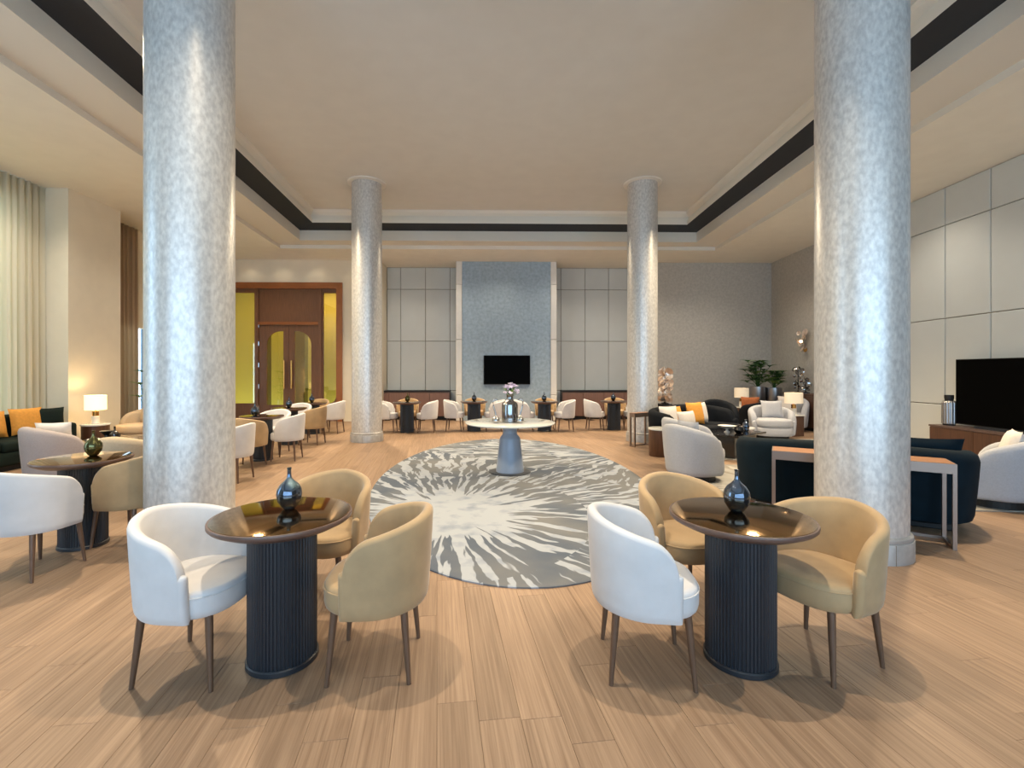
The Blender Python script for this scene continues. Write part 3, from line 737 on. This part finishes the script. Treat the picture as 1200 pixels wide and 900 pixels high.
def leaf_vf(L, w, bend=.3, up=1.0):
    v = []; n = 5
    for i in range(n+1):
        u = i/n; ww = w*math.sin(PI*min(1, u*.93+.05))*.5; z = up*L*u*(1-bend*u); y = L*u*(.35+bend*u)
        v += [(-ww, y, z-.004), (0, y, z+.25*ww-.004), (ww, y, z-.004)]
    f = []
    for i in range(n):
        for j in (0, 1): a = i*3+j; f.append((a, a+1, a+4, a+3))
    return (v, f)
for k, (x, y, z) in enumerate(heads):
    hv = ([], [])
    for i in range(9):
        a = 2*PI*i/9; rr = .036 if i % 2 else .028
        q = ([(0, 0, -.01), (rr*math.cos(a-.3), rr*math.sin(a-.3), .012), (rr*1.25*math.cos(a), rr*1.25*math.sin(a), .022), (rr*math.cos(a+.3), rr*math.sin(a+.3), .012), (0, 0, .004)], [(0, 1, 2, 3), (4, 3, 2, 1)])
        hv = add(hv, q)
    hv = add(hv, xf(lathe([(.004, -.01), (.018, 0), (.02, .012), (.008, .02)], 8)))
    obj('flower_head', hv, M['petal'], bq, (x, y, z), (rnd.uniform(-.5, .5), rnd.uniform(-.5, .5), 0))
for k in range(16):
    obj('leaf', leaf_vf(rnd.uniform(.12, .2), .045, .35), M['leaf'] if k % 3 else M['leaflight'], bq, (0, 0, rnd.uniform(.03, .10)), (0, 0, 2*PI*k/16+rnd.uniform(-.2, .2)))
def swan(px, d, s, label):
    p = pd(px, d); o = empty('swan_neck_vase', (p.x, p.y, zt), 0, label, 'vase', 'polished swan-neck vases')
    obj('body', lathe([(.02, 0), (.045, .012), (.055, .04), (.045, .075), (.022, .10), (.014, .12)], 20), M['silver'], o, smooth=True)
    pts = [(0, 0, .11), (s*.015, 0, .18), (s*.035, 0, .25), (s*.04, 0, .31), (s*.028, 0, .345), (s*.0, 0, .352), (s*-.02, 0, .33)]
    obj('neck', tube(pts, [.014, .012, .011, .011, .012, .013, .015], 10), M['silver'], o, smooth=True)
swan(581, 6.72, -1, 'left polished swan-neck vase on the marble table')
swan(609.5, 6.72, 1, 'right polished swan-neck vase on the marble table')

# ------------------------------------------------------------------ lounge seating helpers
AS = {}
def armchair(kind, x, y, rz, label, w=.40, zb=.79, za=.60, group=None):
    o = empty('lounge_armchair', (x, y, 0), R(rz), label, 'armchair', group)
    if w not in AS:
        AS[w] = (tub(w-.06, w-.06, .16, .10, zb, za, .13, .05, .16, 1.7, n=12), cushion(w-.10, -.22, .40, .29, .45, 3.0, .02), cushion(w-.09, -.24, .385, .09, .285, 3.0, .0), lathe([(w*.72, 0), (w*.72, .1)], 36))
    sh, st, bs, pl = AS[w]; m = M[kind]
    obj('shell', sh, m, o, smooth=True); obj('seat_cushion', st, m, o, smooth=True); obj('seat_base', bs, m, o, smooth=True); obj('plinth', pl, M['black'], o)
    return o
def pil(x, y, z, rz, tilt, w, h, t, m, label, group='scatter pillows', name='scatter_pillow'):
    o = obj(name, pillow(w, h, t), M[m], None, (x, y, z), (R(tilt), 0, R(rz)), True); return tag(o, label, 'pillow', group)
def sofa(kind, x, y, rz, w, d, zb, label, seats=3, rc=.30, th=.17, za=None):
    o = empty('curved_sofa', (x, y, 0), R(rz), label, 'sofa'); m = M[kind]
    a = w/2-th/2
    obj('shell', tub(a, rc, d-rc-.30, .09, zb, za or zb-.14, th, .05, .16, 2.2, n=10, nb=10), m, o, smooth=True)
    y0, y1 = -rc+th*.5-.02, d-rc-.12
    obj('seat_base', rbox(-a+.04, a-.04, y0, y1-.02, .09, .29, .05), m, o, smooth=True)
    for k in range(seats):
        x0 = -a+th/2+(2*a-th)*k/seats; x1 = -a+th/2+(2*a-th)*(k+1)/seats
        obj('seat_cushion', rbox(x0+.004, x1-.004, y0+.02, y1, .285, .43, .05), m, o, smooth=True)
    obj('plinth', rbox(-a+.12, a-.12, y0+.08, y1-.12, 0, .095, .01, 1), M['black'], o)
    return o
def drum(x, y, r, h, label, topm='marble', bodym='walnut', group=None):
    o = empty('drum_table', (x, y, 0), 0, label, 'side table', group)
    obj('body', lathe([(r*.96, 0), (r, .01), (r, h-.03)], 40), M[bodym], o, smooth=True)
    obj('top', lathe([(r+.012, h-.03), (r+.014, h-.006), (r+.008, h)], 40), M[topm], o, smooth=True)
    return o
def lamp(x, y, z, label, r, hs, zs, lit):
    o = empty('table_lamp', (x, y, z), 0, label, 'lamp')
    obj('foot', lathe([(.062, 0), (.062, zs*.55), (.058, zs*.56)], 28), M['white'], o, smooth=True)
    obj('neck', lathe([(.050, zs*.56), (.050, zs*.9), (.012, zs*.93), (.012, zs+.05)], 24), M['gold'], o, smooth=True)
    v, f = lathe([(r, zs), (r, zs+hs), (r-.005, zs+hs), (r-.005, zs)], 40, cap=False)
    nn = 40; f += [(3*nn+i, 3*nn+(i+1) % nn, (i+1) % nn, i) for i in range(nn)]
    obj('lamp_shade', (v, f), M['shade' if lit else 'shadeoff'], o, smooth=True)
    obj('bulb', lathe([(.012, zs+.05), (.03, zs+.08), (.034, zs+.11), (.02, zs+.135), (.004, zs+.14)], 14), M['bulb'], o, smooth=True)
    if lit:
        l = bpy.data.lights.new('table_lamp_light', 'POINT'); l.energy = lit; l.color = (1, .74, .42); l.shadow_soft_size = .06
        q = bpy.data.objects.new('table_lamp_light', l); C.objects.link(q); q.parent = o; q.location = (0, 0, zs+hs*.6)
    return o

# ------------------------------------------------------------------ left lounge
gs = empty('green_sofa', (-7.62, 7.02, 0), R(-90), 'dark green velvet sofa below the pale curtain', 'sofa')
obj('back', rbox(-1.28, 1.28, -.42, -.20, .12, .80, .06), M['green'], gs, smooth=True)
obj('seat_base', rbox(-1.28, 1.28, -.38, .40, .08, .30, .04), M['green'], gs, smooth=True)
for k in range(2): obj('seat_cushion', rbox(-1.12+1.12*k+.004, 1.12*k-.004, -.22, .42, .29, .45, .05), M['green'], gs, smooth=True)
for s in (-1, 1): obj('armrest', rbox(s*1.20-.085, s*1.20+.085, -.38, .40, .12, .62, .05), M['green'], gs, smooth=True)
obj('plinth', box(-1.2, 1.2, -.3, .32, 0, .085), M['black'], gs)
def at_y(px, Y, z=0): return pd(px, Y, z)
pil(-7.66, 7.30, .47, 84, -10, .46, .42, .16, 'orange', 'plain orange pillow at the left picture edge on the green sofa')
pil(-7.66, 7.88, .47, 82, -10, .50, .44, .16, 'orange', 'upright orange pillow in the middle of the green sofa')
pil(-7.58, 8.16, .47, 60, -8, .42, .42, .15, 'green', 'dark green pillow at the far end of the green sofa')
p = pd(70, 6.35); armchair('taupe', p.x, p.y, -28, 'taupe lounge armchair with its back to the camera beside the green sofa', group='lounge armchairs at the left')
q = p+Vector((-.04, .12, 0)); pil(q.x-.10, q.y-.02, .46, 20, 12, .40, .36, .14, 'cream_pillow', 'pale grey pillow in the taupe armchair by the green sofa')
p = pd(166, 5.45); armchair('beige_fabric', p.x, p.y, -10, 'beige lounge armchair with rounded back, beside the big left column', group='lounge armchairs at the left')
p = pd(166, 9.45); armchair('beige_fabric', p.x, p.y, 160, 'beige lounge armchair facing the camera by the warm curtain', w=.45, group='lounge armchairs at the left')
pil(p.x+.06, p.y+.06, .46, 160, 14, .42, .40, .15, 'beige_fabric', 'beige pillow in the armchair by the warm curtain')
p = pd(112, 8.75)
drum(p.x, p.y, .21, .53, 'round dark side table with white top under the lit lamp')
lamp(p.x, p.y, .531, 'lit table lamp with white drum shade by the pier', .165, .27, .26, 9)
p = pd(138, 7.35)
o = empty('coffee_table', (p.x, p.y, 0), R(20), 'dark round coffee table in the left lounge', 'coffee table')
obj('top', lathe([(.52, .40), (.54, .41), (.54, .425), (.53, .43)], 48), M['blackglass'], o, smooth=True)
obj('drum_base', lathe([(.40, 0), (.40, .40)], 48), M['navy'], o, smooth=True)
def pot(px, d, z, prof, m, label, s=1.0, cat='vase', name='dark_pot'):
    p = pd(px, d); o = obj(name, lathe([(a*s, b*s) for a, b in prof], 24), M[m], None, (p.x, p.y, z), smooth=True); return tag(o, label, cat)
URN = [(.03, 0), (.07, .01), (.04, .05), (.035, .08), (.08, .13), (.095, .145), (.085, .15)]
pot(125.5, 7.3, .4305, URN, 'blackglass', 'black footed bowl on the left lounge coffee table', name='footed_bowl', cat='bowl')
pot(134.5, 7.25, .4305, [(.05, 0), (.06, .01), (.045, .03), (.075, .07), (.07, .11), (.03, .14), (.014, .16), (.014, .22), (.018, .225)], 'blackglass', 'black bottle vase on the left lounge coffee table', name='bottle_vase')
p = pd(110, 7.0); o = empty('shell_flower', (p.x, p.y, .4305), 0, 'cream petalled ornament on the left lounge coffee table', 'ornament')
for k in range(8): obj('petal', leaf_vf(.16, .10, .2, .5), M['white'], o, (0, 0, .005), (0, 0, 2*PI*k/8))
# potted plant by the low window
def potted(name, x, y, r, h, nl, L, label, cat='plant', seed=1, pm='brushed', spread=1.0, lm=('leaf', 'leaflight'), up=1.0):
    rnd = random.Random(seed); o = empty(name, (x, y, 0), 0, label, cat)
    obj('planter', lathe([(r*.92, 0), (r, .02), (r, h), (r-.02, h), (r-.02, h-.05)], 36), M[pm], o, smooth=True)
    obj('soil', lathe([(r-.021, h-.08), (r-.021, h-.05)], 30), M['soil'], o)
    for k in range(nl):
        a = rnd.uniform(0, 2*PI); hh = rnd.uniform(.15, 1.0)*L*up; q = rnd.uniform(.1, .5)*spread*L
        s = tube([(0, 0, h-.06), (q*.4*math.cos(a), q*.4*math.sin(a), h+hh*.6), (q*math.cos(a), q*math.sin(a), h+hh)], .006, 5)
        fr = obj('frond', s, M['leaf'], o)
        lv = ([], [])
        nb = 9
        for j in range(nb):
            b = a+R(-110+220*j/(nb-1))
            lv = add(lv, xf(leaf_vf(.27*rnd.uniform(.7, 1.1), .055, .55, .55), (q*math.cos(a), q*math.sin(a), h+hh), rz=b-PI/2))
        obj('leaflets', lv, M[lm[0] if rnd.random() < .72 else lm[1]], fr)
    return o
p = pd(173, 10.7); potted('potted_palm', p.x, p.y, .16, .45, 11, 1.05, 'dark leafy plant by the low window behind the big left column', seed=4, spread=.42)

# ------------------------------------------------------------------ right lounge
def rect_rug(name, x0, x1, y0, y1, rz, m, label):
    cx, cy = (x0+x1)/2, (y0+y1)/2
    o = obj(name, chbox(x0-cx, x1-cx, y0-cy, y1-cy, 0, .012, .004), m, None, (cx, cy, .0005), (0, 0, R(rz))); return tag(o, label, 'rug')
M['rugb'] = burst_rug_mat('lounge_rug_pile', [(-.9, -.2, .5, .8), (1.6, .9, .4, 1)], (132, 128, 122), (150, 144, 134), (174, 170, 162), (158, 155, 148), 8.0)
rect_rug('lounge_rug', 2.95, 6.4, 4.95, 7.35, -4, M['rugb'], 'pale patterned rug under the front grey armchairs')
rect_rug('lounge_rug', 3.7, 7.2, 7.75, 10.3, -4, M['rugb'], 'pale patterned rug under the dark coffee tables')
p = pd(812, 6.5); armchair('grey_fabric', p.x, p.y, -70, 'front grey armchair left of the teal sofa, showing its back', group='grey lounge armchairs')
pil(p.x+.02, p.y+.08, .46, 110, -12, .40, .36, .13, 'grey_fabric', 'grey pillow in the front grey armchair')
p = pd(810, 7.32); armchair('grey_fabric', p.x, p.y, -88, 'second grey armchair just behind the front grey armchair', w=.44, za=.66, group='grey lounge armchairs')
# navy sofa
sf = sofa('navy', 4.12, 9.38, -143, 2.45, .92, .83, 'dark navy sofa with orange and cream pillows')
def on(o, x, y):
    m = Matrix.Rotation(o.rotation_euler.z, 3, 'Z'); v = m @ Vector((x, y, 0)); return o.location+v
for (x, y, rz, w, h, m, lb) in ((.86, .05, -160, .42, .42, 'cream_pillow', 'cream pillow at the left end of the navy sofa'),
                               (.62, .02, -155, .40, .40, 'orange', 'tan orange pillow half hidden between cream pillows on the navy sofa'),
                               (.36, .12, -146, .55, .30, 'cream_pillow', 'long cream pillow lying in the middle of the navy sofa'),
                               (-.10, .06, -150, .50, .46, 'orange', 'large square orange pillow on the navy sofa'),
                               (-.42, .0, -146, .44, .44, 'cream_pillow', 'cream pillow behind the large orange pillow')):
    q = on(sf, x, y); pil(q.x, q.y, .435, rz+0, -10 if 0 else 12, w, h, .15, m, lb)
p = pd(842, 10.75); armchair('navy', p.x, p.y, 168, 'navy armchair facing the camera right of the navy sofa', w=.42, zb=.86, group='navy lounge armchairs')
p = pd(774, 8.35); drum(p.x, p.y, .20, .50, 'walnut drum side table with white top beside the grey armchairs')
# bronze console behind navy sofa
def console(a, b, dep, h, label, leg_t=.028):
    a, b = Vector((a.x, a.y, 0)), Vector((b.x, b.y, 0)); L = (b-a).length; ang = math.atan2(b.y-a.y, b.x-a.x)
    o = empty('console_table', a, ang, label, 'console')
    obj('wood_top', box(.01, L-.01, .01, dep-.01, h-.035, h), M['oaktop'], o)
    fr = add(box(0, L, 0, .014, h-.085, h-.002), add(box(0, L, dep-.014, dep, h-.085, h-.002), add(box(0, .014, .014, dep-.014, h-.085, h-.002), box(L-.014, L, .014, dep-.014, h-.085, h-.002))))
    obj('apron', fr, M['bronze'], o)
    for x in (0, L-leg_t):
        for y in (0, dep-leg_t): obj('leg', box(x, x+leg_t, y, y+leg_t, 0, h-.085), M['bronze'], o)
        obj('stretcher', box(x, x+leg_t, leg_t, dep-leg_t, 0, leg_t), M['bronze'], o)
    obj('stretcher', box(leg_t, L-leg_t, dep-leg_t, dep, 0, leg_t), M['bronze'], o)
    return o
ca_ = pd(744, 9.25); console(ca_, ca_+Vector((.40, .24, 0)), .14, .68, 'slim bronze console between far right column and navy sofa')
# teal sofa seen from behind with the long console
cl, cr = fl(904.5, 616), fl(1122, 648)
cl = pd(904.5, 4.60); cr = pd(1122, 3.90)
console(cl, cr, .33, .725, 'long bronze framed console with oak top behind the teal sofa')
dirv = (cr-cl).normalized(); nrm = Vector((-dirv.y, dirv.x, 0))
p = pd(862, 5.05); mid = (cl+cr)/2+nrm*.83-dirv*.02
ang = math.degrees(math.atan2(nrm.y, nrm.x))-90
ts = sofa('teal', mid.x, mid.y, ang, 2.08, .95, .80, 'dark teal sofa seen from behind at the right column', rc=.36, th=.20, za=.72)
q = on(ts, .62, -.06); pil(q.x, q.y, .44, ang+4, 12, .56, .44, .15, 'teal', 'teal pillow poking up over the right end of the teal sofa')
p = pd(1165, 5.25); ac = armchair('grey_fabric', p.x, p.y, 40, 'grey armchair at the right picture edge beside the teal sofa', w=.37, group='grey lounge armchairs')
q = on(ac, .0, -.08); pil(q.x, q.y, .47, 52, 14, .42, .40, .15, 'cream_pillow', 'pale pillow in the grey armchair at the right picture edge')
# dark coffee tables
p = Vector((4.4, 8.3, 0))
o = empty('coffee_table', (p.x, p.y, 0), R(37), 'dark glass coffee table in the right lounge', 'coffee table')
obj('top', rbox(-.54, .54, -.34, .34, .385, .42, .012, 2), M['blackglass'], o)
for x in (-.28, .28): obj('block_leg', rbox(x-.14, x+.14, -.22, .22, .012, .385, .01, 1), M['blackglass'], o)
p = pd(867, 9.15); drum(p.x, p.y, .25, .42, 'round dark coffee table with white top in the right lounge', bodym='walnut')
p = pd(852, 8.35); o = empty('glass_bowl', (p.x, p.y, .4205), 0, 'white footed bowl on the dark glass coffee table', 'bowl')
obj('foot', lathe([(.05, 0), (.05, .01), (.02, .03), (.02, .06)], 20), M['white'], o, smooth=True)
obj('dish', lathe([(.02, .06), (.10, .08), (.15, .12), (.145, .12), (.09, .09)], 24), M['white'], o, smooth=True)
pot(866, 8.2, .4205, [(.04, 0), (.06, .01), (.085, .06), (.07, .11), (.03, .13), (.03, .15)], 'blackglass', 'round black pot on the dark glass coffee table', name='dark_pot')
pot(874, 8.45, .4205, [(.035, 0), (.05, .01), (.06, .08), (.05, .15), (.02, .18), (.022, .22)], 'smoke', 'small smoked vase at the right end of the dark coffee table', name='small_vase')
# armchairs further back
p = pd(904, 10.5); o = armchair('grey_fabric', p.x, p.y, 166, 'grey armchair with pillow facing the camera beside the walnut lamp table', w=.47, zb=.74, za=.58, group='grey lounge armchairs')
pil(p.x+.05, p.y+.02, .465, 170, 16, .46, .40, .15, 'grey_fabric', 'grey pillow in the armchair beside the walnut lamp table')
p = pd(884, 11.6); armchair('navy', p.x, p.y, 30, 'navy armchair curving behind the grey armchair with pillow', w=.44, zb=.86, za=.66, group='navy lounge armchairs')
pil(p.x+.05, p.y+.28, .47, 150, 10, .42, .40, .14, 'rust', 'rust brown pillow behind the navy armchair back')
p = pd(926, 11.95); armchair('grey_fabric', p.x, p.y, 130, 'far grey armchair by the right wall behind the lamp', w=.42, zb=.80, za=.64, group='grey lounge armchairs')
pil(p.x-.06, p.y+.04, .465, 140, 14, .44, .42, .14, 'cream_pillow', 'cream pillow in the far grey armchair by the right wall')
p = pd(869, 12.8); drum(p.x, p.y, .19, .55, 'small dark side table under the left cream lamp')
lamp(p.x, p.y, .551, 'left cream table lamp before the planters', .18, .26, .25, 0)
p = pd(930, 10.95); o = empty('lamp_table', (p.x, p.y, 0), R(15), 'walnut block side table under the right cream lamp', 'side table')
obj('body', rbox(-.15, .15, -.15, .15, 0, .47, .012, 2), M['walnut'], o); obj('top', rbox(-.165, .165, -.165, .165, .47, .495, .006, 1), M['white'], o)
lamp(p.x, p.y, .496, 'right cream table lamp on the walnut block table', .19, .25, .27, 0)
# planters
p = pd(888, 13.55); potted('palm_planter', p.x, p.y, .21, 1.08, 46, .72, 'tall silver planter with fan palms left in the corner', seed=11, spread=1.0)
p = pd(907, 13.4); potted('palm_planter', p.x, p.y, .20, 1.05, 34, .45, 'tall silver planter with fan palms right in the corner', seed=23, spread=1.0)
# wall cabinet with sculptures on the right wall
def wc_frame(y, d): return xr(y)-d
ycab = 12.1; o = empty('wall_cabinet', (xr(ycab)-.25, ycab, 0), R(-4), 'walnut cabinet against the right plaster wall', 'cabinet')
obj('body', box(-.2, .2, -.75, .75, .08, .90), M['walnut'], o); obj('top', box(-.22, .21, -.77, .77, .90, .935), M['walnut'], o); obj('plinth', box(-.16, .2, -.7, .7, 0, .08), M['black'], o)
for k in range(3): obj('door', box(-.218, -.2, -.74+.495*k, -.26+.495*k, .1, .88), M['walnut'], o)
def leaves_sculpture(name, x, y, z, n, hgt, rad, m, label, seed, stem=True):
    rnd = random.Random(seed); o = empty(name, (x, y, z), 0, label, 'sculpture')
    obj('base', lathe([(.10, 0), (.10, .02), (.03, .04), (.012, .06), (.012, hgt*.9)], 16), M['blackglass'] if stem else M[m], o, smooth=True)
    for k in range(n):
        h = .1+(hgt-.12)*k/(n-1); a = k*2.4; q = rad*rnd.uniform(.25, .8)
        r = rnd.uniform(.05, .10)*rad/.16
        d = lathe([(r*.2, -.012), (r*.8, -.004), (r, .008), (r*.75, .002), (r*.2, -.006)], 10)
        obj('disc', d, M[m], o, (q*math.cos(a), q*math.sin(a), h), (rnd.uniform(.8, 2.2), rnd.uniform(-.6, .6), a), True)
    return o
pc = pd(939, 12.15); leaves_sculpture('glass_sculpture', xr(12.5)-.27, 12.5, .9355, 16, .70, .12, 'silver', 'tall silver disc sculpture on the walnut cabinet', 3)
leaves_sculpture('glass_sculpture', xr(12.2)-.25, 12.2, .9355, 12, .42, .13, 'silver', 'short silver disc sculpture on the walnut cabinet', 9)
pz = CH+(HY-409)*12.5/F
o = empty('wall_sconce', (xr(12.6)-.0, 12.6, pz), 0, 'gold disc wall light above the walnut cabinet', 'wall light')
obj('backplate', xf(lathe([(.07, 0), (.07, .02)], 20), ry=-PI/2), M['gold'], o)
rnd = random.Random(8)
for k in range(11):
    r = rnd.uniform(.06, .11)
    obj('disc', lathe([(r*.2, -.01), (r*.8, -.002), (r, .012), (r*.75, .004), (r*.2, -.004)], 12), M['rosegold'], o, (-.08-.05*rnd.random(), rnd.uniform(-.22, .24), rnd.uniform(-.05, .48)), (rnd.uniform(-.5, .5), -PI/2+rnd.uniform(-.5, .5), 0), True)
obj('bulb', xf(lathe([(.01, 0), (.03, .01), (.035, .04), (.01, .07)], 14), (-.10, .0, .22), ry=-PI/2), M['bulb'], o, smooth=True)
p = pd(779, 12.6); pdl = rbox(-.14, .14, -.14, .14, 0, .62, .006, 1)
o = tag(obj('plinth_stand', add(pdl, box(-.15, .15, -.15, .15, .62, .64)), M['black'], None, (p.x, p.y, 0)), 'black plinth behind the navy sofa under the gold sculpture', 'plinth')
leaves_sculpture('gold_sculpture', p.x, p.y, .6405, 34, .96, .19, 'rosegold', 'tall rose gold disc sculpture behind the navy sofa', 5)
# television console on the right
yc0, yc1 = 4.2, 8.25
def side(y0, y1, d0, d1, z0, z1):
    return ([(xr(y0)-d0, y0, z0), (xr(y1)-d0, y1, z0), (xr(y1)-d1, y1, z0), (xr(y0)-d1, y0, z0), (xr(y0)-d0, y0, z1), (xr(y1)-d0, y1, z1), (xr(y1)-d1, y1, z1), (xr(y0)-d1, y0, z1)],
            [(0, 3, 2, 1), (4, 5, 6, 7), (0, 1, 5, 4), (1, 2, 6, 5), (2, 3, 7, 6), (3, 0, 4, 7)])
o = empty('media_console', (0, 0, 0), 0, 'long walnut media console below the large television', 'console')
obj('body', side(yc0, yc1, .002, .42, .12, .53), M['walnut'], o); obj('top', side(yc0-.01, yc1+.01, .002, .44, .53, .56), M['rim'], o); obj('kick', side(yc0+.05, yc1-.05, .01, .36, 0, .12), M['black'], o)
for k in range(5): obj('door', side(yc0+.01+.808*k, yc0+.81+.808*k, .42, .436, .13, .52), M['walnut'], o)
o = empty('television', (0, 0, 0), 0, 'large black television on the walnut media console at right', 'television')
obj('bezel', side(5.9, 7.97, .16, .215, .60, 1.72), M['black'], o); obj('screen', side(5.91, 7.96, .212, .217, .615, 1.71), M['screen'], o); obj('stand', side(6.3, 7.6, .14, .26, .561, .60), M['darkmetal'], o)
yv = 8.07; p = Vector((xr(yv)-.24, yv, .561))
o = empty('ribbed_vase', p, 0, 'ribbed silver canister vase left of the large television', 'vase')
obj('foot', lathe([(.085, 0), (.085, .03)], 28), M['black'], o)
obj('body', lathe([(.098, .03), (.10, .05), (.10, .40), (.085, .43)], 64, rfun=lambda q, i: q if i % 4 < 2 else q-.006), M['brushed'], o)
obj('collar', lathe([(.06, .43), (.06, .47), (.066, .475), (.066, .53), (.06, .535)], 28), M['black'], o, smooth=True)
